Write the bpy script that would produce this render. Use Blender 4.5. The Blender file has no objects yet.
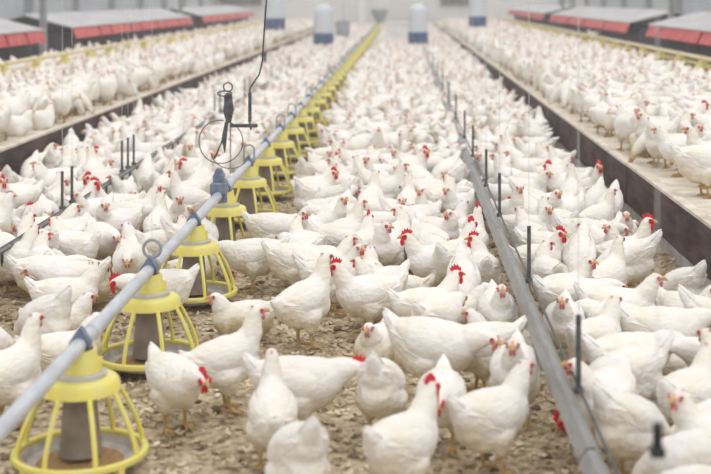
import bpy, math, random
import numpy as np
from mathutils import Vector, Matrix, noise

scene = bpy.context.scene
col = scene.collection
PI = math.pi
rad = math.radians

# ------------------------------------------------------------------ camera, light, exposure
cam_data = bpy.data.cameras.new('camera')
cam_data.sensor_width = 36.0
cam_data.lens = 1300.0 / 711.0 * 36.0
cam_data.clip_end = 200
# a level lens shifted down, so that uprights stay upright as in the photograph
cam_data.shift_x = -46.5 / 711.0
cam_data.shift_y = -239.0 / 711.0
cam_data.dof.use_dof = True
cam_data.dof.focus_distance = 6.4
cam_data.dof.aperture_fstop = 2.3
cam = bpy.data.objects.new('camera', cam_data)
col.objects.link(cam)
cam.location = (0, 0, 1.5)
cam.rotation_euler = (rad(90), 0, 0)
scene.camera = cam

world = bpy.data.worlds.new('overcast_daylight')
scene.world = world
world.use_nodes = True
bg = world.node_tree.nodes['Background']
bg.inputs['Color'].default_value = (1.0, 0.985, 0.975, 1)
bg.inputs['Strength'].default_value = 1.0

sun_data = bpy.data.lights.new('added_soft_sun', 'SUN')  # weak broad sun from above, added to give the forms more shape
sun_data.energy = 0.9
sun_data.angle = rad(50)
sun_data.color = (1.0, 0.985, 0.97)
sun = bpy.data.objects.new('added_soft_sun', sun_data)
sun.rotation_euler = (rad(18), rad(14), 0)
sun.location = (0, 8, 6)
col.objects.link(sun)

vs = scene.view_settings
vs.view_transform = 'Standard'
vs.look = 'None'
vs.gamma = 1.0
vs.use_curve_mapping = False
vs.exposure = 0.02

# ------------------------------------------------------------------ helpers
def lin(r, g, b):
    f = lambda c: c / 12.92 if c <= 0.04045 else ((c + 0.055) / 1.055) ** 2.4
    return (f(r / 255), f(g / 255), f(b / 255), 1)

def mat(name, c1, c2=None, scale=8.0, rough=0.7, metal=0.0, bump=0.0, bscale=60.0, detail=4.0, lo=0.35, hi=0.65, stretch=(1, 1, 1), rnd=0.0, spec=0.3):
    m = bpy.data.materials.new(name)
    m.use_nodes = True
    nt = m.node_tree
    N, L = nt.nodes, nt.links
    b = N['Principled BSDF']
    b.inputs['Roughness'].default_value = rough
    b.inputs['Metallic'].default_value = metal
    b.inputs['Specular IOR Level'].default_value = spec
    b.inputs['Base Color'].default_value = c1
    tc = N.new('ShaderNodeTexCoord')
    mp = N.new('ShaderNodeMapping')
    mp.inputs['Scale'].default_value = stretch
    L.new(tc.outputs['Object'], mp.inputs['Vector'])
    if c2 is not None:
        n = N.new('ShaderNodeTexNoise')
        n.inputs['Scale'].default_value = scale
        n.inputs['Detail'].default_value = detail
        L.new(mp.outputs['Vector'], n.inputs['Vector'])
        r = N.new('ShaderNodeValToRGB')
        r.color_ramp.elements[0].position = lo
        r.color_ramp.elements[0].color = c1
        r.color_ramp.elements[1].position = hi
        r.color_ramp.elements[1].color = c2
        L.new(n.outputs['Fac'], r.inputs['Fac'])
        out = r.outputs['Color']
        if rnd > 0:
            oi = N.new('ShaderNodeObjectInfo')
            mr = N.new('ShaderNodeMapRange')
            mr.inputs['To Min'].default_value = 1 - rnd
            mr.inputs['To Max'].default_value = 1.0
            L.new(oi.outputs['Random'], mr.inputs['Value'])
            mx = N.new('ShaderNodeMix')
            mx.data_type = 'RGBA'
            mx.blend_type = 'MULTIPLY'
            mx.inputs['Factor'].default_value = 1.0
            L.new(out, mx.inputs['A'])
            L.new(mr.outputs['Result'], mx.inputs['B'])
            out = mx.outputs['Result']
        L.new(out, b.inputs['Base Color'])
    if bump > 0:
        n2 = N.new('ShaderNodeTexNoise')
        n2.inputs['Scale'].default_value = bscale
        n2.inputs['Detail'].default_value = 3
        L.new(mp.outputs['Vector'], n2.inputs['Vector'])
        bp = N.new('ShaderNodeBump')
        bp.inputs['Strength'].default_value = bump
        bp.inputs['Distance'].default_value = 0.01
        L.new(n2.outputs['Fac'], bp.inputs['Height'])
        L.new(bp.outputs['Normal'], b.inputs['Normal'])
    return m

def feather_material():
    m = bpy.data.materials.new('white_feathers')
    m.use_nodes = True
    nt = m.node_tree
    N, L = nt.nodes, nt.links
    b = N['Principled BSDF']
    b.inputs['Roughness'].default_value = 0.85
    b.inputs['Specular IOR Level'].default_value = 0.1
    tc = N.new('ShaderNodeTexCoord')
    # large cream stains with ragged edges, the same on every side of the bird
    n = N.new('ShaderNodeTexNoise')
    n.inputs['Scale'].default_value = 6.5
    n.inputs['Detail'].default_value = 5
    n.inputs['Roughness'].default_value = 0.65
    L.new(tc.outputs['Object'], n.inputs['Vector'])
    # litter soils the belly feathers: ragged border from noise and the height on the body
    sx = N.new('ShaderNodeSeparateXYZ')
    L.new(tc.outputs['Object'], sx.inputs['Vector'])
    mr = N.new('ShaderNodeMapRange')
    mr.inputs['From Min'].default_value = 0.06
    mr.inputs['From Max'].default_value = 0.23
    mr.inputs['To Min'].default_value = 0.40
    mr.inputs['To Max'].default_value = 0.0
    L.new(sx.outputs['Z'], mr.inputs['Value'])
    ad = N.new('ShaderNodeMath')
    ad.operation = 'ADD'
    L.new(n.outputs['Fac'], ad.inputs[0])
    L.new(mr.outputs['Result'], ad.inputs[1])
    r = N.new('ShaderNodeValToRGB')
    r.color_ramp.elements[0].position = 0.42
    r.color_ramp.elements[0].color = lin(247, 244, 241)
    r.color_ramp.elements[1].position = 0.90
    r.color_ramp.elements[1].color = lin(205, 188, 150)
    e = r.color_ramp.elements.new(0.66)
    e.color = lin(238, 231, 215)
    L.new(ad.outputs[0], r.inputs['Fac'])
    oi = N.new('ShaderNodeObjectInfo')
    m2 = N.new('ShaderNodeMapRange')
    m2.inputs['To Min'].default_value = 0.93
    m2.inputs['To Max'].default_value = 1.0
    L.new(oi.outputs['Random'], m2.inputs['Value'])
    mx = N.new('ShaderNodeMix')
    mx.data_type = 'RGBA'
    mx.blend_type = 'MULTIPLY'
    mx.inputs['Factor'].default_value = 1.0
    L.new(r.outputs['Color'], mx.inputs['A'])
    L.new(m2.outputs['Result'], mx.inputs['B'])
    L.new(mx.outputs['Result'], b.inputs['Base Color'])
    # feather relief
    mp = N.new('ShaderNodeMapping')
    mp.inputs['Scale'].default_value = (1.0, 1.5, 1.5)
    L.new(tc.outputs['Object'], mp.inputs['Vector'])
    v = N.new('ShaderNodeTexVoronoi')
    v.inputs['Scale'].default_value = 32
    L.new(mp.outputs['Vector'], v.inputs['Vector'])
    n2 = N.new('ShaderNodeTexNoise')
    n2.inputs['Scale'].default_value = 28
    n2.inputs['Detail'].default_value = 4
    L.new(mp.outputs['Vector'], n2.inputs['Vector'])
    sm = N.new('ShaderNodeMath')
    sm.operation = 'ADD'
    L.new(v.outputs['Distance'], sm.inputs[0])
    L.new(n2.outputs['Fac'], sm.inputs[1])
    bp = N.new('ShaderNodeBump')
    bp.inputs['Strength'].default_value = 0.28
    bp.inputs['Distance'].default_value = 0.012
    L.new(sm.outputs[0], bp.inputs['Height'])
    L.new(bp.outputs['Normal'], b.inputs['Normal'])
    return m

M = {}
M['feather'] = feather_material()
M['comb'] = mat('red_comb_skin', lin(206, 84, 88), lin(226, 140, 138), 30, 0.55, bump=0.3, bscale=200)
M['vivid'] = mat('bright_red_comb_skin', lin(208, 30, 44), lin(222, 60, 70), 30, 0.5, bump=0.3, bscale=200)
M['beak'] = mat('horn_beak', lin(214, 178, 120), lin(190, 150, 98), 40, 0.5)
M['eye'] = mat('dark_eye', lin(40, 22, 14), None, rough=0.15, spec=0.6)
M['shank'] = mat('yellow_shank', lin(205, 172, 112), lin(168, 134, 84), 50, 0.65, bump=0.3, bscale=250)
M['litter'] = mat('wood_litter_floor', lin(150, 130, 104), lin(214, 198, 168), 30, 0.95, bump=0.9, bscale=70, detail=8, lo=0.30, hi=0.66)
M['chip'] = mat('wood_shaving', lin(156, 132, 102), lin(234, 220, 192), 9, 0.9, detail=6)
M['clod'] = mat('dark_litter_clod', lin(96, 80, 66), lin(170, 148, 120), 14, 0.95, bump=0.6, bscale=90)
M['yellow'] = mat('yellow_plastic', lin(236, 222, 104), lin(232, 224, 140), 14, 0.38, bump=0.05, bscale=80, spec=0.5)
M['pan'] = mat('grey_pan_plastic', lin(158, 150, 142), lin(188, 182, 176), 20, 0.45)
M['drop'] = mat('grey_drop_tube', lin(128, 116, 106), lin(158, 146, 134), 12, 0.5)
M['collar'] = mat('smoked_collar_plastic', lin(176, 174, 172), lin(196, 194, 190), 12, 0.35)
M['feed'] = mat('brown_feed_mash', lin(150, 116, 76), lin(190, 156, 108), 120, 0.95, bump=0.6, bscale=220)
M['galv'] = mat('galvanised_steel', lin(188, 192, 200), lin(214, 217, 222), 7, 0.42, metal=0.35, bump=0.04, bscale=30, stretch=(3, 1, 3), spec=0.5)
M['blue'] = mat('blue_grey_clamp_plastic', lin(96, 106, 130), lin(128, 138, 158), 25, 0.45)
M['alu'] = mat('aluminium_profile', lin(136, 135, 134), lin(156, 155, 153), 9, 0.42, metal=0.45, stretch=(6, 1, 6), spec=0.5)
M['rod'] = mat('dark_steel_rod', lin(72, 72, 76), lin(104, 104, 108), 30, 0.5, metal=0.4)
M['wire'] = mat('pale_wire', lin(205, 205, 205), lin(225, 225, 225), 60, 0.5)
M['black'] = mat('black_plastic', lin(38, 38, 42), lin(58, 58, 62), 30, 0.5)
M['board'] = mat('brown_soiled_board', lin(64, 50, 52), lin(104, 86, 84), 5, 0.8, bump=0.35, bscale=24, detail=7, stretch=(1, 0.5, 3))
M['kick'] = mat('white_soiled_board', lin(214, 214, 222), lin(184, 182, 188), 6, 0.7, bump=0.1)
M['slat'] = mat('cream_plastic_slat', lin(232, 224, 212), lin(206, 194, 174), 6, 0.75, detail=6, bump=0.1)
M['slatvoid'] = mat('dark_brown_pit', lin(70, 60, 54), lin(96, 84, 74), 8, 0.95)
M['rail'] = mat('cream_rail', lin(236, 218, 176), lin(222, 206, 168), 5, 0.55)
M['nestroof'] = mat('grey_nest_roof', lin(196, 196, 196), lin(178, 178, 180), 4, 0.6, stretch=(1, 0.3, 1))
M['nestdark'] = mat('dark_nest_side', lin(58, 58, 66), lin(76, 76, 84), 4, 0.7)
M['flap'] = mat('red_nest_curtain', lin(205, 82, 84), lin(222, 112, 112), 5, 0.6, bump=0.15, bscale=14, rnd=0.12)
M['wall'] = mat('grey_wall_panel', lin(132, 135, 138), lin(156, 158, 160), 1.2, 0.8)
M['endwall'] = mat('pale_end_wall', lin(214, 216, 218), lin(228, 229, 230), 0.8, 0.8)
M['pane'] = mat('milky_curtain_sheet', lin(188, 192, 196), lin(172, 176, 182), 1.5, 0.5)
M['pad'] = mat('brown_cooling_pad', lin(92, 86, 84), lin(120, 114, 110), 14, 0.95, bump=0.4)
M['tankw'] = mat('milky_white_tank', lin(214, 220, 226), lin(200, 206, 214), 3, 0.4)
M['tankb'] = mat('navy_tank_base', lin(60, 82, 122), lin(84, 104, 140), 8, 0.45)
M['post'] = mat('grey_steel_post', lin(148, 150, 152), lin(170, 172, 174), 5, 0.5, metal=0.2)
M['white'] = mat('white_enamel', lin(240, 240, 240), lin(230, 230, 230), 4, 0.5)
M['greyd'] = mat('grey_drum_plastic', lin(150, 156, 166), lin(168, 172, 180), 5, 0.5)


class MB:
    """collects shapes, then links them as one mesh object"""
    def __init__(self):
        self.v, self.f, self.m = [], [], []

    def add(self, verts, faces, mi=0):
        o = len(self.v)
        self.v.extend([tuple(p) for p in verts])
        for f in faces:
            self.f.append(tuple(i + o for i in f))
            self.m.append(mi)

    def box(self, c, s, mi=0, mtx=None):
        x, y, z = s[0] / 2, s[1] / 2, s[2] / 2
        b = min(x, y, z) * 0.25
        vs = []
        # chamfered in x/y edges: two rings top/bottom inset
        for zz, i in ((-z, b), (-z + b, 0), (z - b, 0), (z, b)):
            for sx, sy in ((-1, -1), (1, -1), (1, 1), (-1, 1)):
                vs.append(Vector((sx * (x - i), sy * (y - i), zz)))
        if mtx is not None:
            vs = [mtx @ v for v in vs]
        vs = [v + Vector(c) for v in vs]
        fs = [(3, 2, 1, 0), (12, 13, 14, 15)]
        for k in range(3):
            for j in range(4):
                a, d = k * 4 + j, k * 4 + (j + 1) % 4
                fs.append((a, d, d + 4, a + 4))
        self.add(vs, fs, mi)

    def tube(self, path, r, n=8, mi=0, cap=True, flat=1.0):
        path = [Vector(p) for p in path]
        rs = r if isinstance(r, (list, tuple)) else [r] * len(path)
        rings = []
        up = None
        for i, p in enumerate(path):
            t = (path[min(i + 1, len(path) - 1)] - path[max(i - 1, 0)]).normalized()
            if up is None:
                a = Vector((0, 0, 1)) if abs(t.z) < 0.9 else Vector((1, 0, 0))
                up = (a - t * a.dot(t)).normalized()
            else:
                up = (up - t * up.dot(t)).normalized()
            s = t.cross(up)
            rings.append([p + (s * math.cos(2 * PI * k / n) + up * (flat * math.sin(2 * PI * k / n))) * rs[i] for k in range(n)])
        vs = [v for rg in rings for v in rg]
        fs = []
        for i in range(len(path) - 1):
            for k in range(n):
                a, b = i * n + k, i * n + (k + 1) % n
                fs.append((a, b, b + n, a + n))
        if cap:
            fs.append(tuple(range(n))[::-1])
            fs.append(tuple((len(path) - 1) * n + k for k in range(n)))
        self.add(vs, fs, mi)

    def lathe(self, prof, n=24, mi=0, c=(0, 0, 0), close=False):
        vs = []
        for r, z in prof:
            for k in range(n):
                a = 2 * PI * k / n
                vs.append((c[0] + r * math.cos(a), c[1] + r * math.sin(a), c[2] + z))
        fs = []
        m = len(prof)
        for i in range(m if close else m - 1):
            j = (i + 1) % m
            for k in range(n):
                k2 = (k + 1) % n
                fs.append((i * n + k, i * n + k2, j * n + k2, j * n + k))
        self.add(vs, fs, mi)

    def ball(self, c, r, mi=0, n=12, k=8, mtx=None):
        rx, ry, rz = r if isinstance(r, (tuple, list)) else (r, r, r)
        vs = [Vector((0, 0, -rz))]
        for i in range(1, k):
            t = -PI / 2 + PI * i / k
            for j in range(n):
                a = 2 * PI * j / n
                vs.append(Vector((rx * math.cos(t) * math.cos(a), ry * math.cos(t) * math.sin(a), rz * math.sin(t))))
        vs.append(Vector((0, 0, rz)))
        if mtx is not None:
            vs = [mtx @ v for v in vs]
        vs = [v + Vector(c) for v in vs]
        fs = []
        for j in range(n):
            fs.append((0, 1 + (j + 1) % n, 1 + j))
            fs.append((len(vs) - 1, 1 + (k - 2) * n + j, 1 + (k - 2) * n + (j + 1) % n))
        for i in range(k - 2):
            for j in range(n):
                a, b = 1 + i * n + j, 1 + i * n + (j + 1) % n
                fs.append((a, b, b + n, a + n))
        self.add(vs, fs, mi)

    def prism(self, outline, thick, mi=0, mtx=None, c=(0, 0, 0)):
        """outline in local XZ, thickness along Y"""
        n = len(outline)
        vs = [Vector((x, -thick / 2, z)) for x, z in outline] + [Vector((x, thick / 2, z)) for x, z in outline]
        if mtx is not None:
            vs = [mtx @ v for v in vs]
        vs = [v + Vector(c) for v in vs]
        fs = [tuple(range(n)), tuple(range(2 * n - 1, n - 1, -1))]
        for k in range(n):
            fs.append((k, k + n, (k + 1) % n + n, (k + 1) % n))
        self.add(vs, fs, mi)

    def data(self, name, mats, smooth=True):
        me = bpy.data.meshes.new(name)
        me.from_pydata(self.v, [], self.f)
        for m in (mats if isinstance(mats, (list, tuple)) else [mats]):
            me.materials.append(m)
        me.polygons.foreach_set('material_index', self.m)
        if smooth:
            me.polygons.foreach_set('use_smooth', [True] * len(self.f))
            try:
                me.set_sharp_from_angle(angle=rad(40))
            except Exception:
                pass
        me.update()
        return me

    def build(self, name, mats, parent=None, smooth=True):
        return link(name, self.data(name, mats, smooth), parent)


def link(name, me, parent=None):
    o = bpy.data.objects.new(name, me)
    col.objects.link(o)
    if parent is not None:
        o.parent = parent
    return o

def tag(o, label=None, cat=None, group=None, kind=None):
    if label: o['label'] = label
    if cat: o['category'] = cat
    if group: o['group'] = group
    if kind: o['kind'] = kind
    return o

def empty(name, loc=(0, 0, 0), rz=0.0, s=1.0):
    o = bpy.data.objects.new(name, None)
    o.empty_display_size = 0.1
    o.location = loc
    o.rotation_euler = (0, 0, rz)
    o.scale = (s, s, s)
    col.objects.link(o)
    return o

def children_map():
    return None

def copy_tree(root, parts):
    c = root.copy()
    col.objects.link(c)
    for p, subs in parts:
        q = p.copy()
        col.objects.link(q)
        q.parent = c
        for s in subs:
            t = s.copy()
            col.objects.link(t)
            t.parent = q
    return c

def parts_of(root):
    return [(p, list(p.children)) for p in root.children]

ORD = ['first', 'second', 'third', 'fourth', 'fifth', 'sixth', 'seventh', 'eighth', 'ninth', 'tenth', 'eleventh', 'twelfth', 'thirteenth', 'fourteenth', 'fifteenth', 'sixteenth', 'seventeenth', 'eighteenth', 'nineteenth']
TENS = {2: 'twenty', 3: 'thirty', 4: 'forty', 5: 'fifty', 6: 'sixty'}
TENTH = {2: 'twentieth', 3: 'thirtieth', 4: 'fortieth', 5: 'fiftieth', 6: 'sixtieth'}
def ordinal(i):
    """0 -> first"""
    n = i + 1
    if n < 20:
        return ORD[i]
    return TENTH[n // 10] if n % 10 == 0 else TENS[n // 10] + '-' + ORD[n % 10 - 1]

# ------------------------------------------------------------------ layout (metres; x across the house, y down its length)
XL, XR = -3.02, 1.55          # faces of the two raised floors
PLAT = 0.35                   # height of the raised floors
X_FEED = -1.022
X_DL, X_DR = -1.96, 0.51       # drinker lines
NEST_L, NEST_R = -5.9, 4.4    # fronts of the nest rows
WALL_L, WALL_R, Y_END = -9.2, 7.8, 64.0

# ------------------------------------------------------------------ floor, raised floors, walls
def fbm(x, y, s):
    return noise.fractal(Vector((x * s, y * s, 3.1)), 1.0, 2.0, 4)

def make_floor():
    ys = [-1.0]
    while ys[-1] < Y_END + 0.5:
        y = ys[-1]
        ys.append(y + (0.04 if 2.2 < y < 8 else 0.10 if y < 13 else 0.8))
    xs = np.arange(XL - 0.25, XR + 0.26, 0.035)
    vs = []
    for y in ys:
        near = 1.0 if y < 13 else 0.5
        for x in xs:
            vs.append((x, y, near * (0.016 * fbm(x, y, 5.0) + 0.010 * fbm(x, y, 17.0)) - 0.012))
    nx = len(xs)
    fs = [(j * nx + i, j * nx + i + 1, (j + 1) * nx + i + 1, (j + 1) * nx + i) for j in range(len(ys) - 1) for i in range(nx - 1)]
    b = MB()
    b.add(vs, fs)
    o = b.build('floor', M['litter'])
    tag(o, 'littered earth floor of the poultry house', None, None, 'structure')
    return o

floor = make_floor()

def make_litter():
    rng = np.random.default_rng(5)
    n = 56000
    y = 2.2 + rng.random(n) ** 1.3 * 10.5
    x = XL + rng.random(n) * (XR - XL)
    L = rng.uniform(0.005, 0.020, n)
    W = L * rng.uniform(0.12, 0.6, n)
    a = rng.random(n) * 2 * PI
    ti = rng.normal(0, 0.35, n)
    cl = rng.uniform(0.1, 0.5, n) * L
    z = np.array([0.016 * fbm(px, py, 5.0) + 0.010 * fbm(px, py, 17.0) for px, py in zip(x, y)]) - 0.012 + 0.004
    ca, sa = np.cos(a), np.sin(a)
    V = np.empty((n, 6, 3))
    for k, (u, w) in enumerate(((-1, -1), (-1, 1), (0, -1), (0, 1), (1, -1), (1, 1))):
        lx, ly = u * L, w * W
        V[:, k, 0] = x + lx * ca - ly * sa
        V[:, k, 1] = y + lx * sa + ly * ca
        V[:, k, 2] = z + 0.004 + np.abs(u) * cl + w * W * ti
    F = np.array([[0, 2, 3, 1], [2, 4, 5, 3]])[None] + (np.arange(n) * 6)[:, None, None]
    me = bpy.data.meshes.new('wood_shavings')
    me.from_pydata(V.reshape(-1, 3).tolist(), [], F.reshape(-1, 4).tolist())
    me.materials.append(M['chip'])
    o = link('wood_shavings', me)
    tag(o, 'loose tan wood shavings strewn over the littered floor', 'litter', None, 'stuff')
    # clods
    n = 3600
    rs = random.Random(8)
    b = MB()
    for i in range(n):
        py = 2.2 + rs.random() ** 1.3 * 10
        px = XL + rs.random() * (XR - XL)
        r = rs.uniform(0.006, 0.024)
        zz = 0.016 * fbm(px, py, 5.0) + 0.010 * fbm(px, py, 17.0) - 0.012
        b.ball((px, py, zz + r * 0.2), (r * rs.uniform(.8, 1.5), r, r * rs.uniform(.45, .8)), n=6, k=4, mtx=Matrix.Rotation(rs.random() * 6.28, 3, 'Z') @ Matrix.Rotation(rs.uniform(-.4, .4), 3, 'X'))
    o = b.build('litter_clods', M['clod'])
    tag(o, 'dark caked clods lying among the wood shavings', 'litter', None, 'stuff')

make_litter()

def make_platform(name, xin, xout, label):
    s = 1 if xout > xin else -1
    root = empty(name, (xin, 0, 0))
    tag(root, label, None, None, 'structure')
    w = abs(xout - xin)
    b = MB()
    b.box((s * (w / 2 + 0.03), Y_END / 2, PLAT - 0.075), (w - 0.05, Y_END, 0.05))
    b.build('pit_tray', M['slatvoid'], root)  # dark brown sheet directly under the slats
    # slats run across the raised floor, joined into one slotted deck (too fine to tell apart in the picture)
    b = MB()
    y = 0.4
    while y < Y_END - 0.1:
        p = 0.075 if y < 16 else 0.30
        b.box((s * (w / 2 + 0.03), y + p / 2, PLAT - 0.025), (w - 0.06, p - 0.010, 0.05))
        y += p
    o = b.build('slotted_deck', M['slat'], root)
    o['kind'] = 'stuff'
    # boards of the face, one every 3 m, joints showing
    y = 0.2
    fb = MB(); fb.box((s * 0.015, 1.5, 0.205), (0.03, 2.985, 0.27))
    kb = MB(); kb.box((s * 0.025, 1.5, 0.035), (0.03, 2.985, 0.11))
    lb = MB(); lb.box((s * 0.02, 1.5, 0.352), (0.06, 2.985, 0.022))
    dat = [('face_board', fb.data('face_board', M['board'])), ('kick_board', kb.data('kick_board', M['kick'])), ('edge_lip', lb.data('edge_lip', M['slat']))]
    for k in range(21):
        for nm, me in dat:
            o = link(nm, me, root)
            o.location = (s * random.Random(k).uniform(0, 0.006), k * 3.0, 0)
    return root

make_platform('trim_1', XL, NEST_L - 2.2, 'raised cream slatted floor with soiled brown board face, beside the thin drinker pipe')
make_platform('trim_2', XR, NEST_R + 2.2, 'raised cream slatted floor with soiled brown board face, beside the metal drinker trough')

def make_wall(name, x, inward):
    root = empty(name, (x, 0, 0))
    tag(root, None, None, None, 'structure')
    b = MB()
    b.box((-inward * 0.06, Y_END / 2, 0.45), (0.12, Y_END, 0.9))
    b.box((-inward * 0.06, Y_END / 2, 2.75), (0.12, Y_END, 0.5))
    b.build('wall_panel', M['wall'], root)
    pb = MB(); pb.box((0, 0, 1.5), (0.16, 0.22, 3.0))
    pm = pb.data('wall_post', M['post'])
    for k in range(15):
        o = link('wall_post', pm, root)
        o.location = (inward * 0.03, 0.2 + 4.55 * k, 0)
    return root

def make_window(n, x, inward, y0, y1):
    root = empty('window_%d' % n, (x, (y0 + y1) / 2, 0))
    tag(root, None, None, None, 'structure')
    w = y1 - y0
    b = MB(); b.box((-inward * 0.07, 0, 1.7), (0.02, w, 1.6)); b.build('pane', M['pane'], root)
    b = MB()
    b.box((-inward * 0.03, 0, 0.93), (0.1, w, 0.06)); b.box((-inward * 0.03, 0, 2.47), (0.1, w, 0.06))
    b.box((-inward * 0.03, -w / 2 + .03, 1.7), (0.1, 0.06, 1.5)); b.box((-inward * 0.03, w / 2 - .03, 1.7), (0.1, 0.06, 1.5))
    b.build('window_frame', M['post'], root)

make_wall('wall_left', WALL_L, 1)
make_wall('wall_right', WALL_R, -1)
for k in range(14):
    make_window(2 * k + 1, WALL_L, 1, 0.32 + 4.55 * k, 4.63 + 4.55 * k)
    make_window(2 * k + 2, WALL_R, -1, 0.32 + 4.55 * k, 4.63 + 4.55 * k)

def make_end_wall():
    root = empty('wall_back', (0, Y_END, 0))
    tag(root, None, None, None, 'structure')
    w = WALL_R - WALL_L
    pw = w / 10
    pb = MB(); pb.box((0, 0.05, 1.5), (pw - 0.02, 0.1, 3.0))
    me = pb.data('panel', M['endwall'])
    for k in range(10):
        o = link('panel', me, root)
        o.location = (WALL_L + pw * (k + .5), 0.012 * (k % 2), 0)
    for x0, x1 in ((-9.0, -6.9), (1.9, 3.9)):
        b = MB(); b.box(((x0 + x1) / 2, -0.05, 1.75), (x1 - x0, 0.12, 1.15)); p = b.build('cooling_pad', M['pad'], root)
        b = MB()
        b.box(((x0 + x1) / 2, -0.08, 1.14), (x1 - x0 + .1, 0.16, 0.07)); b.box(((x0 + x1) / 2, -0.08, 2.36), (x1 - x0 + .1, 0.16, 0.07))
        b.build('pad_frame', M['post'], p)
make_end_wall()

# ------------------------------------------------------------------ nest boxes
def make_nest():
    """a block 8.1 m long, double sided, opening towards -x at local x=0"""
    root = empty('nest_block', (0, 0, 0))
    Ln = 13.0
    b = MB()
    b.box((0.80, Ln / 2, PLAT + 0.275), (1.3, Ln, 0.65)); b.build('nest_body', M['nestdark'], root)
    b = MB()
    b.prism([(0.0, PLAT + .58), (1.6, PLAT + .58), (1.6, .97), (0.8, 1.17), (0.0, .97)], 0.03, c=(0, 0.02, 0)); b.build('gable_end', M['nestdark'], root)
    b = MB()
    b.prism([(0.0, PLAT + .58), (1.6, PLAT + .58), (1.6, .97), (0.8, 1.17), (0.0, .97)], 0.03, c=(0, Ln - 0.02, 0)); b.build('gable_end', M['nestdark'], root)
    ang = math.atan2(0.20, 0.80)
    for s in (-1, 1):
        b = MB()
        b.box((0.8 + s * 0.42, Ln / 2, 1.085), (0.90, Ln + 0.1, 0.025), mtx=None if False else Matrix.Rotation(s * ang, 3, 'Y'))
        # the rotation above spins the box about its own centre
        b.build('roof_slope', M['nestroof'], root)
    b = MB(); b.tube([(0.8, -0.05, 1.195), (0.8, Ln + 0.05, 1.195)], 0.03, 8); b.build('ridge_cap', M['nestroof'], root)
    fm = MB()
    fm.box((0, 0, 0), (0.018, 0.93, 0.20), mtx=Matrix.Rotation(rad(24), 3, 'Y'))
    fme = fm.data('curtain_flap', M['flap'])
    for k in range(13):
        o = link('curtain_flap', fme, root)
        o.location = (-0.07 + 0.008 * (k % 3), 0.5 + 1.0 * k, 0.872)
    b = MB(); b.box((-0.20, Ln / 2, PLAT + 0.17), (0.09, Ln, 0.035)); b.build('landing_rail', M['rail'], root)
    bm = MB()
    bm.box((-0.09, 0, PLAT + 0.06), (0.27, 0.05, 0.22))
    bme = bm.data('rail_bracket', M['nestdark'])
    for k in range(7):
        o = link('rail_bracket', bme, root); o.location = (0, 0.25 + 2.08 * k, 0)
    return root

nest0 = make_nest()
np_ = parts_of(nest0)
first = True
NG = 'double sided nest blocks'
for side, X, ys in (('thin drinker pipe', NEST_L, (8.2, 23.1, 38.0)), ('metal drinker trough', NEST_R, (9.9, 24.9, 39.8))):
    for i, y in enumerate(ys):
        o = nest0 if first else copy_tree(nest0, np_)
        first = False
        if X < 0:
            o.rotation_euler = (0, 0, PI); o.location = (X, y + 13.0, 0)
        else:
            o.rotation_euler = (0, 0, 0)
            o.location = (X, y, .05)
        tag(o, 'grey roofed nest block with red flaps, %s along the %s side' % (ordinal(i), side), 'nest box', NG)

def column(x, y, label):
    b = MB()
    b.box((0, 0, 1.5), (0.06, 0.12, 3.0)); b.box((-.04, 0, 1.5), (0.012, 0.15, 3.0)); b.box((.04, 0, 1.5), (0.012, 0.15, 3.0)); b.box((0, 0, PLAT + .012), (0.2, 0.2, 0.024))
    o = b.build('steel_column', M['post']); o.location = (x, y, 0)
    tag(o, label, 'column', 'roof columns')
column(-6.1, 22.1, 'grey steel roof column in the gap between two nest blocks, thin drinker pipe side')
column(4.95, 23.9, 'grey steel roof column in the gap between two nest blocks, drinker trough side')
column(-6.3, 37.0, 'grey steel roof column behind the second nest block, thin drinker pipe side')
column(4.8, 38.85, 'grey steel roof column behind the second nest block, drinker trough side')

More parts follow.
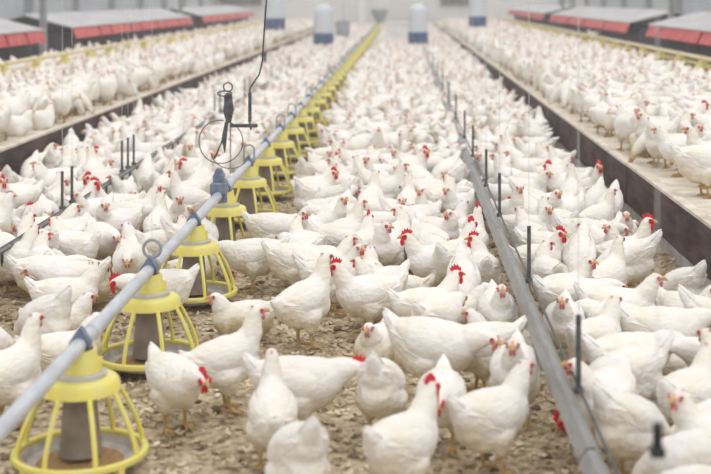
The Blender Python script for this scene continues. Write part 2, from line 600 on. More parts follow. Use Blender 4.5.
# ------------------------------------------------------------------ pan feeders
R0 = 0.195
def feeder_parts(root):
    b = MB()
    b.lathe([(0.0, .018), (.125, .018), (.165, .035), (.178, .062), (.172, .064), (.160, .040), (.120, .027), (0, .027)], 28)
    pan = b.build('feed_pan', M['pan'], root)
    b = MB(); b.lathe([(.0, .052), (.05, .045), (.10, .034), (.148, .030)], 20); b.build('feed_mash', M['feed'], pan)
    b = MB()
    ring = [(R0 + .012 * math.cos(t), .066 + .014 * math.sin(t)) for t in [2 * PI * k / 8 for k in range(8)]]
    b.lathe(ring, 36, close=True)
    for k in range(4):   # little lugs under the rim
        a = rad(45 + 90 * k)
        b.box((R0 * math.cos(a), R0 * math.sin(a), .05), (.022, .022, .03), mtx=Matrix.Rotation(a, 3, 'Z'))
    b.build('rim_ring', M['yellow'], root)
    b = MB()
    b.lathe([(.062, .332), (.108, .326), (.117, .316), (.121, .280), (.115, .278), (.111, .311), (.102, .318), (.062, .322)], 32, close=True)
    b.build('top_ring', M['yellow'], root)
    sp = MB()
    path = []
    for t in np.linspace(0, 1, 6):
        r = .116 + (R0 - .116) * (1 - (1 - t) ** 1.5)
        z = .285 - (.285 - .066) * t
        path.append((r, 0, z))
    sp.tube(path, .0082, 6, flat=1.0)
    sme = sp.data('spoke', M['yellow'])
    for k in range(8):
        o = link('spoke', sme, root)
        o.rotation_euler = (0, 0, rad(22.5 + 45 * k))
    b = MB(); b.lathe([(.046, .33), (.050, .260), (.062, .10), (.066, .062), (.058, .062), (.044, .260), (.040, .33)], 20, close=True); b.build('drop_tube', M['drop'], root)
    b = MB(); b.lathe([(.060, .322), (.080, .327), (.080, .343), (.060, .349), (.052, .343), (.052, .327)], 24, close=True); b.build('collar', M['collar'], root)
    b = MB(); b.lathe([(.062, .344), (.062, .362), (.052, .398), (.050, .424), (.040, .424), (.042, .398), (.052, .362), (.052, .344)], 20, close=True)
    for k in range(4):
        a = rad(90 * k)
        b.box((.058 * math.cos(a), .058 * math.sin(a), .370), (.016, .010, .050), mtx=Matrix.Rotation(a, 3, 'Z'))
    b.build('neck_cone', M['yellow'], root)
    b = MB()
    k_ = 1 / .91
    b.prism([(x, z * k_) for x, z in ((-.034, .386), (-.031, .410), (-.012, .442), (0, .458), (.012, .442), (.031, .410), (.034, .386), (.0262, .386), (.0255, .400), (.018, .418), (0, .4255), (-.018, .418), (-.0255, .400), (-.0262, .386))], .040)
    b.build('pipe_saddle', M['blue'], root, smooth=False)

feeder0 = empty('pan_feeder', (X_FEED, 4.13, 0))
feeder_parts(feeder0)
for p in feeder0.children:
    if p.data.get('squashed') is None:
        p.data.transform(Matrix.Diagonal((1.04, 1.04, .91, 1)))
        p.data['squashed'] = 1
        for q in p.children:
            q.data.transform(Matrix.Diagonal((1.04, 1.04, .91, 1)))
fp = parts_of(feeder0)
FY0, FDY = 4.13, 1.125

# small copy of one mesh for feeders too far away to show their parts
def merged(root, name):
    b = MB(); mats = []
    def rec(o, mtx):
        if o.type == 'MESH':
            for m in o.data.materials:
                if m not in mats: mats.append(m)
            base = len(b.v)
            b.v.extend([tuple(mtx @ v.co) for v in o.data.vertices])
            for p in o.data.polygons:
                b.f.append(tuple(i + base for i in p.vertices)); b.m.append(mats.index(o.data.materials[p.material_index]))
        for c in o.children:
            rec(c, mtx @ c.matrix_local)
    bpy.context.view_layer.update()
    rec(root, Matrix.Identity(4))
    return b, mats

fb_, fmats = merged(feeder0, 'pan_feeder')
far_feeder_me = fb_.data('pan_feeder', fmats)

FEEDERS = []
def put_feeder(x, y, z, label, group, near):
    if near == 'first':
        o = feeder0
    elif near:
        o = copy_tree(feeder0, fp)
    else:
        o = link('pan_feeder', far_feeder_me)
    o.location = (x, y, z)
    tag(o, label, 'feeder', group)
    o.rotation_euler = (0, 0, random.Random(int(y * 100)).uniform(-.12, .12))
    FEEDERS.append((x, y))
    return o

for i in range(49):
    y = FY0 + FDY * i
    put_feeder(X_FEED, y, 0, 'yellow caged pan feeder, %s from the camera under the central grey pipe' % ordinal(i), 'pan feeders on the central line', 'first' if i == 0 else i < 18)

def auger_pipe(name, x, y0, y1, z, r, m, label, seg=3.375):
    root = empty(name, (x, y0, z))
    tag(root, label, 'pipe')
    n = int((y1 - y0) / seg + .5)
    b = MB()
    b.tube([(0, 0, 0), (0, y1 - y0, 0)], r, 16)
    b.build('tube', m, root)
    cb = MB(); cb.tube([(0, -.06, 0), (0, .06, 0)], r * 1.13, 16)
    cme = cb.data('coupling', m)
    for k in range(1, n):
        o = link('coupling', cme, root); o.location = (0, k * seg + .35, 0)
    return root

auger_pipe('feed_pipe', X_FEED, 0.6, 58.6, 0.400, 0.0245, M['galv'], 'long grey galvanised feed pipe running above the yellow pan feeders')

# hangers: a hoop over the pipe, on a few feeders
def hanger(y, i):
    root = empty('pipe_hanger', (X_FEED, y, 0.40))
    b = MB()
    pts = [(.036 * math.cos(t), 0, .075 + .036 * math.sin(t)) for t in np.linspace(-PI / 2, 1.5 * PI, 19)] if i == 0 else \
          [(-.034, 0, 0)] + [(.034 * math.cos(t), 0, .085 + .034 * math.sin(t)) for t in np.linspace(PI, 0, 11)] + [(.034, 0, 0)]
    b.tube(pts, .0065, 7)
    b.build('hoop', M['post'], root)
    b = MB(); b.lathe([(.026, -.02), (.033, -.02), (.033, .02), (.026, .02)], 14, close=True)
    me = b.data('strap', M['post'])
    o = link('strap', me, root); o.rotation_euler = (PI / 2, 0, 0)
    b = MB(); b.tube([(0, 0, .11), (0, 0, 2.6)], .0008, 5); b.build('suspension_wire', M['wire'], root)
    tag(root, 'grey wire hoop hanger over the feed pipe, %s from the camera' % ordinal(i), 'hanger', 'feed pipe hangers')
for i, k in enumerate((1, 4, 6, 7, 9, 11, 13, 16, 19, 22, 25)):
    hanger(FY0 + FDY * k + .06, i)

# the clamp block at the fifth feeder
b = MB()
b.box((0, 0, .03), (.085, .11, .07)); b.box((0, 0, .085), (.06, .06, .05)); b.prism([(-.03, .10), (.03, .10), (.012, .14), (-.012, .14)], .05)
b.lathe([(.034, -.05), (.046, -.05), (.046, .0), (.034, .0)], 14, close=True)
o = b.build('pipe_clamp', M['blue']); o.location = (X_FEED, FY0 + FDY * 2.78, .41)
tag(o, 'stout blue-grey clamp block on the feed pipe under the hanging winch gear', 'clamp')

# hopper at the far end
root = empty('feed_hopper', (X_FEED, 59.4, 0))
b = MB(); b.lathe([(.10, .38), (.38, .78), (.38, .98), (.36, .98), (.36, .79), (.09, .40)], 20, close=True); b.build('hopper_funnel', M['greyd'], root)
b = MB(); b.tube([(0, 0, .36), (0, 0, .46)], .12, 14); b.build('hopper_boot', M['post'], root)
for a in (0, 1, 2, 3):
    b = MB(); b.tube([(.33 * math.cos(a * PI / 2 + .78), .33 * math.sin(a * PI / 2 + .78), .8), (.34 * math.cos(a * PI / 2 + .78), .34 * math.sin(a * PI / 2 + .78), -.01)], .018, 6); b.build('leg', M['post'], root)
tag(root, 'grey funnel hopper at the far end of the central feeder line', 'hopper')

# feeder lines on the raised floors
for X, side in ((-4.82, 'thin drinker pipe'), (3.98, 'metal drinker trough')):
    auger_pipe('perch_rail', X, 7.0, 52.0, PLAT + 0.352, 0.030, M['rail'], 'cream feed rail along the raised floor on the %s side' % side)
    for i in range(30):
        y = 8.6 + 1.43 * i
        put_feeder(X, y, PLAT, 'yellow pan feeder, %s under cream rail, %s side' % (ordinal(i), side), 'pan feeders on the raised floors', False).scale = (.92, .92, .88)

# ------------------------------------------------------------------ drinker lines
def drinker(x, y0, y1, name, label, wide):
    root = empty(name, (x, y0, 0))
    tag(root, label, 'drinker')
    Ln = y1 - y0
    w = 0.036 if wide else 0.012
    n = int(Ln / 3.0)
    # folded metal profile, 3 m lengths
    pb = MB()
    ol = [(-w, .250), (-w * .92, .245), (-w * .25, .278), (w * .25, .278), (w * .92, .245), (w, .250), (w * .30, .286), (-w * .30, .286)]
    if not wide:
        ol = [(x, .262 + (z - .245) * .45) for x, z in ol]
    pb.prism(ol, 2.985, c=(0, 1.5, 0))
    pme = pb.data('metal_profile', M['alu'], smooth=False)
    for k in range(n):
        o = link('metal_profile', pme, root); o.location = (0, 3.0 * k, 0.002 * (k % 2))
    b = MB(); b.box((0, Ln / 2, .236 if wide else .256), (.026 if wide else .014, Ln, .026 if wide else .016)); b.build('water_pipe', M['kick' if wide else 'rod'], root)
    b = MB(); zr = .305 if wide else .284; b.tube([(w * .9, 0, zr), (w * .9, Ln, zr)], .0055 if wide else .004, 6); b.build('anti_perch_rod', M['rod'], root)
    nb = MB(); nb.tube([(0, 0, .224 if wide else .25), (0, 0, .200), (0, 0, .198), (0, 0, .186)], [.008, .008, .004, .004], 6)
    nme = nb.data('nipple', M['rod'])
    for k in range(int(min(Ln, 12.0) / .25)):
        o = link('nipple', nme, root); o.location = (0, .12 + .25 * k, 0)
    return root

DR = drinker(X_DR, 0.5, 33.6, 'drinker_trough', 'grey metal profiled drinker trough line running between hens toward the far end', True)
DL = drinker(X_DL, 0.5, 33.6, 'drinker_pipe', 'thin dark grey drinker pipe line beyond the yellow feeders', False)

def dropper(x, y, z0, z1, i, side, black=False):
    root = empty('line_hanger', (x, y, z0))
    b = MB()
    b.tube([(0, 0, 0), (0, 0, z1 - z0)], .0085 if not black else .010, 7)
    b.box((0, 0, .01), (.03, .03, .02))
    b.build('hanger_rod', M['black' if black else 'rod'], root)
    b = MB(); b.tube([(0, 0, z1 - z0), (0, 0, 2.7 - z0)], .0012, 5); 
    if black: b.tube([(0, 0, -.26), (0, 0, 0)], .0022, 5)
    b.build('suspension_wire', M['wire'], root)
    if black:
        tag(root, 'black cleat on a pale hanging wire in front of the drinker trough', 'hanger', 'drinker line hangers')
    else:
        tag(root, 'slim dark hanger rod standing on the %s, %s from the camera' % (side, ordinal(i)), 'hanger', 'drinker line hangers')
dropper(X_DR + .03, 2.75, .53, .60, 0, '', True)
for i, y in enumerate((3.98, 5.53, 7.2, 8.34, 9.9, 11.2, 13.0, 15.0, 17.2, 19.8, 22.5)):
    dropper(X_DR + .03, y, .29, .53, i, 'metal drinker trough')
for i, y in enumerate((7.5, 7.72, 9.1, 9.3, 9.5, 13.6, 14.0, 16.2, 16.7, 19.5, 22.5)):
    dropper(X_DL, y, .28, .50, i, 'thin drinker pipe')

# header tanks
def tank(x, y, z, label):
    root = empty('header_tank', (x, y, z))
    b = MB(); b.lathe([(0, 0), (.24, 0), (.27, .02), (.27, .30), (0, .30)], 24); b.build('tank_base', M['tankb'], root)
    b = MB(); b.lathe([(0, .30), (.262, .30), (.262, .86), (.235, .94), (.15, 1.02), (.06, 1.06), (0, 1.07)], 24); b.build('tank_body', M['tankw'], root)
    b = MB(); b.tube([(0, 0, 1.06), (0, 0, 1.9)], .012, 6); b.build('suspension_wire', M['wire'], root)
    b = MB(); b.tube([(.0, -.2, .01), (.0, -.2, -.12), (0, -.4, -.12)], .02, 7); b.build('water_hose', M['post'], root)
    tag(root, label, 'tank', 'hanging water tanks')
tank(-2.04, 33.8, .29, 'milky white tank with navy base hanging at the end of the thin drinker pipe')
tank(0.43, 34.7, .29, 'milky white tank with navy base hanging at the end of the metal drinker trough')
tank(-3.37, 34.5, .66, 'milky white tank with navy base above the raised floor, thin drinker pipe side')
tank(2.22, 38.0, .66, 'milky white tank with navy base above the raised floor, metal drinker trough side')

b = MB(); b.lathe([(0, 0), (.20, 0), (.22, .04), (.22, .34), (.205, .36), (.22, .38), (.22, .44), (.10, .49), (0, .49)], 20); b.tube([(0, 0, .48), (0, 0, 2.2)], .01, 6)
o = b.build('plastic_drum', M['greyd']); o.location = (-1.82, 40.0, .34)
tag(o, 'small grey drum hanging just beyond the milky tank of the thin drinker pipe', 'drum')
b = MB(); b.box((0, 0, .36), (.66, .5, .72)); b.box((0, 0, .735), (.70, .54, .05)); b.box((0, -.26, .5), (.2, .03, .03))
o = b.build('white_bin', M['white']); o.location = (-0.12, 39.5, 0)
tag(o, 'square white lidded bin standing at the far end beside a milky tank', 'bin')
b = MB(); b.tube([(0, 0, 0), (0, 0, 2.8)], .15, 14); b.tube([(0, 0, .0), (0, 0, .3)], .19, 14)
o = b.build('white_post', M['white']); o.location = (-1.75, 56.0, 0)
tag(o, 'round white post at the far end near the feed hopper', 'post')

# hanging winch gear over the feeder line
def winch():
    root = empty('cable_winch', (-1.0, 7.56, 0.90), 0, 1.0)
    b = MB()
    b.prism([(-.020, .02), (.020, .02), (.032, -.05), (.016, -.12), (-.010, -.12), (-.028, -.06)], .03, c=(-.01, 0, 0)); b.ball((-.01, 0, .02), (.026, .02, .03), n=10, k=6)
    b.build('pulley_body', M['rod'], root)
    b = MB()
    pts = [(-.012 + .026 * math.cos(t), 0, .082 + .026 * math.sin(t)) for t in np.linspace(-PI / 2, 1.5 * PI, 17)]
    b.tube(pts, .0045, 6)
    pts = [(-.03 + .042 * math.cos(t), .012 * math.sin(t) - .01, .045 + .014 * math.sin(t)) for t in np.linspace(0, 2 * PI, 17)]
    b.tube(pts, .0040, 6)
    b.build('hook_loop', M['rod'], root)
    b = MB(); b.tube([(.115, 0, .05), (.115, 0, -.12)], .0105, 7); b.tube([(.112, 0, -.11), (.122, 0, -.165)], .006, 6); b.build('lock_bar', M['rod'], root)
    b = MB(); b.box((.08, 0, -.142), (.16, .022, .020)); b.build('cross_bar', M['rod'], root)
    b = MB()
    R = .128
    pts = [(-.055 + R * math.cos(t), .015 * math.cos(2 * t), -.235 + R * 0.98 * math.sin(t)) for t in np.linspace(rad(80), rad(435), 33)]
    b.tube(pts, .0032, 6)
    pts = [(.0 + .12 * math.cos(t), .02, -.275 + .12 * math.sin(t)) for t in np.linspace(rad(200), rad(340), 15)]
    b.tube(pts, .0028, 6)
    b.build('cable_coil', M['rod'], root)
    b = MB(); b.tube([(-.01, 0, -.12), (-.05, .0, -.24), (-.09, 0, -.335)], .0050, 6); b.tube([(-.02, 0, -.12), (-.035, 0, -.22), (-.03, 0, -.30)], [.010, .016, .003], 7); b.build('cord_tail', M['rod'], root)
    b = MB(); b.tube([(.0, .02, -.12), (.0, .02, -.425)], .0045, 6); b.build('drop_cord', M['post'], root)
    b = MB(); b.tube([(.115, 0, .05), (.117, 0, .075), (.135, 0, .105), (.170, 0, .155), (.188, 0, .23), (.194, 0, .34), (.205, 0, .50), (.23, 0, .8), (.25, 0, 1.6)], .0050, 6); b.build('hoist_cable', M['black'], root)
    tag(root, 'dark winch hook with looped cable hanging over the feed pipe', 'winch')
winch()
b = MB(); b.tube([(0, 0, -.045), (0, 0, .045)], .014, 8); b.tube([(0, 0, .04), (0, 0, 1.8)], .0025, 5); b.tube([(0, 0, -.06), (0, 0, -.045)], .005, 6)
o = b.build('cable_weight', M['rod']); o.location = (-1.37, 13.0, .91)
tag(o, 'small dark rod weight hanging on a wire beside the hoist cable', 'weight')

# ------------------------------------------------------------------ hens
def blob_mesh(balls, voxel, smooth_it, ratio):
    b = MB()
    for c, r in balls:
        b.ball(c, r, n=14, k=10)
    me = b.data('tmp', M['feather'])
    o = bpy.data.objects.new('tmp', me)
    col.objects.link(o)
    m = o.modifiers.new('r', 'REMESH'); m.mode = 'VOXEL'; m.voxel_size = voxel
    m = o.modifiers.new('s', 'SMOOTH'); m.factor = 0.5; m.iterations = smooth_it
    if ratio < 1:
        m = o.modifiers.new('d', 'DECIMATE'); m.ratio = ratio
    dg = bpy.context.evaluated_depsgraph_get()
    out = bpy.data.meshes.new_from_object(o.evaluated_get(dg))
    bpy.data.objects.remove(o)
    return out

def chain(pts, step=0.018):
    """pts: (x,y,z,r) -> dense list of balls"""
    out = []
    for a, b in zip(pts[:-1], pts[1:]):
        d = math.dist(a[:3], b[:3])
        n = max(1, int(d / step))
        for k in range(n):
            t = k / n
            p = [a[i] + (b[i] - a[i]) * t for i in range(4)]
            out.append((p[:3], p[3]))
    out.append((pts[-1][:3], pts[-1][3]))
    return out

def hen_spec(pose):
    """torso, neck, head position, head yaw and pitch, legs?, z shift"""
    dz = 0.0
    yaw = pit = 0.0
    torso = [(-.165, 0, .272, .036), (-.125, 0, .250, .066), (-.065, 0, .232, .094), (0, 0, .222, .103), (.055, 0, .222, .098), (.10, 0, .232, .078)]
    legs = True
    if pose == 'alert':
        torso = [(-.155, 0, .235, .030), (-.12, 0, .225, .060), (-.065, 0, .225, .085), (0, 0, .235, .095), (.05, 0, .25, .088), (.085, 0, .275, .068)]
        neck = [(.09, 0, .29, .060), (.115, 0, .335, .050), (.122, 0, .378, .040), (.128, 0, .41, .032)]
        head = (.138, 0, .428)
    elif pose == 'stand':
        neck = [(.11, 0, .265, .060), (.140, 0, .308, .052), (.155, 0, .340, .042), (.164, 0, .362, .032)]
        head = (.177, 0, .376)
    elif pose == 'look_a':
        neck = [(.11, 0, .265, .060), (.138, .008, .308, .052), (.148, .018, .340, .042), (.152, .026, .362, .032)]
        head = (.155, .038, .376); yaw = rad(75)
    elif pose == 'look_b':
        neck = [(.11, 0, .265, .060), (.138, -.008, .308, .052), (.148, -.018, .340, .042), (.152, -.026, .362, .032)]
        head = (.155, -.038, .376); yaw = rad(-75)
    elif pose == 'low':
        neck = [(.11, 0, .245, .062), (.155, 0, .262, .054), (.19, 0, .272, .043), (.212, 0, .276, .033)]
        head = (.230, 0, .274); pit = rad(-18)
    elif pose == 'peck':
        torso = [(-.155, 0, .335, .030), (-.12, 0, .298, .060), (-.065, 0, .262, .085), (0, 0, .232, .094), (.055, 0, .212, .086), (.10, 0, .195, .066)]
        neck = [(.12, 0, .185, .058), (.160, 0, .148, .050), (.190, 0, .108, .040), (.207, 0, .078, .032)]
        head = (.220, 0, .055); pit = rad(-50)
    elif pose == 'sit':
        dz = -.115
        neck = [(.10, 0, .265, .060), (.125, 0, .300, .054), (.135, 0, .326, .044), (.143, 0, .346, .034)]
        head = (.155, 0, .358); legs = False
    balls = chain(torso)
    bz = torso[3][2] - .222
    t0 = torso[0]; tu = .03 if pose == 'alert' else .055
    balls += chain([(t0[0], 0, t0[2], .036), (t0[0] - .022, 0, t0[2] + tu * .45, .029), (t0[0] - .042, 0, t0[2] + tu * .85, .018), (t0[0] - .052, 0, t0[2] + tu * 1.05, .010)], .010)
    balls += [((.08, 0, .195 + bz * .6), .074), ((.03, 0, .185 + bz), .085), ((-.05, 0, .178 + bz), .086), ((-.10, 0, .195 + bz), .070)]
    for s in (-1, 1):
        balls += chain([(-.005, s * .052, .165, .060), (.004, s * .05, .125, .040), (.006, s * .05, .095, .024)]) if legs else [((-.005, s * .062, .165), .062)]
    balls += chain([torso[-1]] + neck)
    hx, hy, hz = head
    d = Vector((math.cos(yaw) * math.cos(pit), math.sin(yaw) * math.cos(pit), math.sin(pit)))
    balls += [((hx, hy, hz), .0285), (tuple(Vector(head) + d * .016), .0235)]
    balls += chain([neck[-1], (hx, hy, hz, .028)])
    return balls, head, yaw, pit, legs, dz, torso

def head_matrix(head, yaw, pit):
    return Matrix.Translation(head) @ Matrix.Rotation(yaw, 4, 'Z') @ Matrix.Rotation(-pit, 4, 'Y')

def T(b, mtx):
    b.v = [tuple(mtx @ Vector(v)) for v in b.v]

def torso_at(torso, x):
    """half width and centre height of the trunk at x"""
    for a, b in zip(torso[:-1], torso[1:]):
        if a[0] <= x <= b[0]:
            t = (x - a[0]) / (b[0] - a[0])
            return a[3] + (b[3] - a[3]) * t, a[2] + (b[2] - a[2]) * t
    e = torso[0] if x < torso[0][0] else torso[-1]
    return e[3], e[2]

def hen_pieces(pose, comb=1.0):
    """dict part name -> list of (MB, material); body mesh separately"""
    balls, head, yaw, pit, legs, dz, torso = hen_spec(pose)
    hm = head_matrix(head, yaw, pit)
    P = []
    cm = 'vivid' if comb > .7 else 'comb'
    b = MB(); c = comb
    b.prism([(-.026, .020), (-.034, .034 * c + .006), (-.022, .032 * c + .006), (-.020, .052 * c), (-.010, .040 * c), (-.004, .058 * c), (.006, .042 * c), (.014, .054 * c), (.020, .036 * c), (.030, .040 * c), (.034, .016), (.018, .020)], .010)
    T(b, hm); P.append(('comb', b, cm))
    b = MB()
    for s in (-1, 1):
        b.ball((.020, s * .0215, .002), (.010 + .009 * c, .007, .009 + .008 * c), n=10, k=6)
        b.ball((.030, s * .008, -.022 - .010 * c), (.006 + .006 * c, .006, .010 + .012 * c), n=8, k=6)
    T(b, hm); P.append(('wattles', b, cm))
    b = MB(); b.tube([(.030, 0, .000), (.046, 0, .000), (.058, 0, -.006), (.062, 0, -.012)], [.013, .010, .005, .001], 8); T(b, hm); P.append(('beak', b, 'beak'))
    for s in (-1, 1):
        b = MB(); b.ball((.018, s * .0265, .007), .0055, n=8, k=6); T(b, hm); P.append(('eye', b, 'eye'))
    bz = torso[3][2] - .222
    tilt = math.atan2(torso[0][2] - torso[3][2], -(torso[0][0] - torso[3][0]))   # rise of the back towards the tail
    # wings: tapered shells with primaries
    for s in (-1, 1):
        b = MB()
        n1, n2 = 14, 12
        vs = []
        for i in range(n1 + 1):
            t = i / n1
            x = .080 - .225 * t
            hgt = max(.004, .060 * (math.sin(PI * t ** .7) ** .6 if 0 < t < 1 else 0.02))
            w, tz = torso_at(torso, x)
            cz = tz + .004 + .020 * t * t
            for k in range(n2):
                a = 2 * PI * k / n2
                yy = math.sqrt(max(w * w - (hgt * math.sin(a)) ** 2, (w * .55) ** 2)) * .965 + .011 * math.cos(a) * max(0, math.sin(PI * t)) ** .5
                vs.append((x, s * yy, cz + hgt * math.sin(a)))
        fs = []
        for i in range(n1):
            for k in range(n2):
                q, r_ = i * n2 + k, i * n2 + (k + 1) % n2
                fs.append((q, r_, r_ + n2, q + n2))
        fs.append(tuple(range(n2))[::-1]); fs.append(tuple(n1 * n2 + k for k in range(n2)))
        b.add(vs, fs)
        for k in range(3):
            w1, z1 = torso_at(torso, -.05); w2, z2 = torso_at(torso, -.12)
            q = .016 * k - .030
            b.tube([(-.03, s * w1 * .95, z1 + q * 1.2), (-.08, s * (w1 + w2) * .5, (z1 + z2) / 2 + q + .006), (-.128, s * (w2 * .98), z2 + q * .6 + .012), (-.158 - .005 * k, s * (w2 * .72), z2 + q * .5 + .022)], [.008, .009, .008, .002], 6)
        P.append(('wing', b, 'feather'))
    # tail fan
    b = MB()
    t0 = torso[0]
    up = .055 if pose in ('stand', 'low', 'look_a', 'look_b', 'sit') else .03 if pose == 'alert' else .06
    for k in range(7):
        a = (k - 3) / 3
        base = (t0[0] + .045, t0[1] + a * .022, t0[2] - .016 + .010 * (1 - abs(a)))
        mid = (t0[0] + .000, a * .024, t0[2] + up * .40 + .010 * (1 - abs(a)))
        tip = (t0[0] - .040 + .014 * abs(a), a * .013, t0[2] + up * .85 + .016 * (1 - abs(a)))
        b.tube([base, mid, tip, (tip[0] - .012, tip[1] * .9, tip[2] + .008)], [.016, .013, .010, .003], 6, flat=.8)
    P.append(('tail', b, 'feather'))
    if legs:
        for s in (-1, 1):
            b = MB()
            b.tube([(.006, s * .05, .10), (.002, s * .05, .055), (.010, s * .05, .014)], [.012, .0085, .0085], 7)
            b.ball((.012, s * .05, .012), (.014, .013, .010), n=8, k=5)
            for a in (-28, 0, 28):
                dx, dy = math.cos(rad(a)), math.sin(rad(a))
                l = .062 if a == 0 else .052
                b.tube([(.012, s * .05, .012), (.012 + dx * l * .55, s * .05 + dy * l * .55, .010), (.012 + dx * l, s * .05 + dy * l, .003)], [.0085, .0065, .003], 6)
            b.tube([(.008, s * .05, .014), (-.018, s * .05 - s * .006, .008), (-.026, s * .05 - s * .008, .003)], [.007, .005, .002], 6)
            P.append(('leg', b, 'shank'))
    if dz:
        for nm, bb, _ in P:
            T(bb, Matrix.Translation((0, 0, dz)))
    balls = [((c_[0], c_[1], c_[2] + dz), r_) for c_, r_ in balls]
    return balls, P

POSES = ['alert', 'stand', 'look_a', 'look_b', 'low', 'peck', 'sit']
PROTO, MID, FAR, VIVID, MIDV = {}, {}, {}, {}, {}
SLOTS = ['feather', 'comb', 'beak', 'eye', 'shank', 'vivid']

def fluff(me, amp):
    n = len(me.vertices)
    for v in me.vertices:
        p = v.co
        k = amp * (0.35 + (1.0 if p.z < .20 else .4) * max(0.0, min(1.0, (.12 - p.x) / .1)))
        d = noise.fractal(p * 26.0, 1.0, 2.0, 3)
        v.co = p + v.normal * (d * k)

def combine(body, P, name, skip=()):
    b = MB()
    b.v = [tuple(v.co) for v in body.vertices]
    b.f = [tuple(p.vertices) for p in body.polygons]
    b.m = [0] * len(b.f)
    for nm, bb, m in P:
        if nm in skip: continue
        b.add(bb.v, bb.f, SLOTS.index(m))
    return b

for pose in POSES:
    balls, P = hen_pieces(pose, .42)
    body = blob_mesh(balls, .0085, 6, 1.0)
    fluff(body, .0040)
    body.name = 'hen_body_' + pose
    body.materials.clear(); body.materials.append(M['feather'])
    body.polygons.foreach_set('use_smooth', [True] * len(body.polygons))
    PROTO[pose] = (body, [(nm, bb.data('hen_%s_%s' % (nm, pose), M[m])) for nm, bb, m in P])
    PV = hen_pieces(pose, .95)[1]
    VIVID[pose] = {nm: bb.data('hen_vivid_%s_%s' % (nm, pose), M[m]) for nm, bb, m in PV if nm in ('comb', 'wattles')}
    MIDV[pose] = combine(blob_mesh(balls, .011, 5, .5), PV, 'hen').data('red_hen_' + pose, [M[s] for s in SLOTS])
    mid = blob_mesh(balls, .011, 5, .5)
    MID[pose] = combine(mid, P, 'hen').data('white_hen_' + pose, [M[s] for s in SLOTS])
    far = blob_mesh(balls, .016, 3, .22)
    fb = combine(far, [], 'hen')
    # simplified head furniture, tail and legs for the crowd far away
    bal, head, yaw, pit, legs, dz, torso = hen_spec(pose)
    hm = Matrix.Translation((0, 0, dz)) @ head_matrix(head, yaw, pit)
    q = MB()
    q.prism([(-.022, .020), (-.018, .028), (0, .032), (.022, .027), (.030, .016)], .008)
    T(q, hm); fb.add(q.v, q.f, 1)
    q = MB(); q.ball((.026, 0, -.006), (.010, .025, .011), n=6, k=4); T(q, hm); fb.add(q.v, q.f, 1)
    q = MB(); q.tube([(.03, 0, 0), (.06, 0, -.01)], [.012, .001], 5); T(q, hm); fb.add(q.v, q.f, 2)
    t0 = torso[0]
    q = MB(); q.tube([(t0[0] + .03, 0, t0[2]), (t0[0] - .03, 0, t0[2] + .035), (t0[0] - .08, 0, t0[2] + .06)], [.035, .030, .006], 6); T(q, Matrix.Translation((0, 0, dz))); fb.add(q.v, q.f, 0)
    if legs:
        for s in (-1, 1):
            q = MB(); q.tube([(.006, s * .05, .10), (.01, s * .05, .01)], .009, 4); q.tube([(-.02, s * .05, .008), (.06, s * .05, .006)], [.012, .016], 4); fb.add(q.v, q.f, 4)
    FAR[pose] = (np.array(fb.v), fb.f, fb.m)

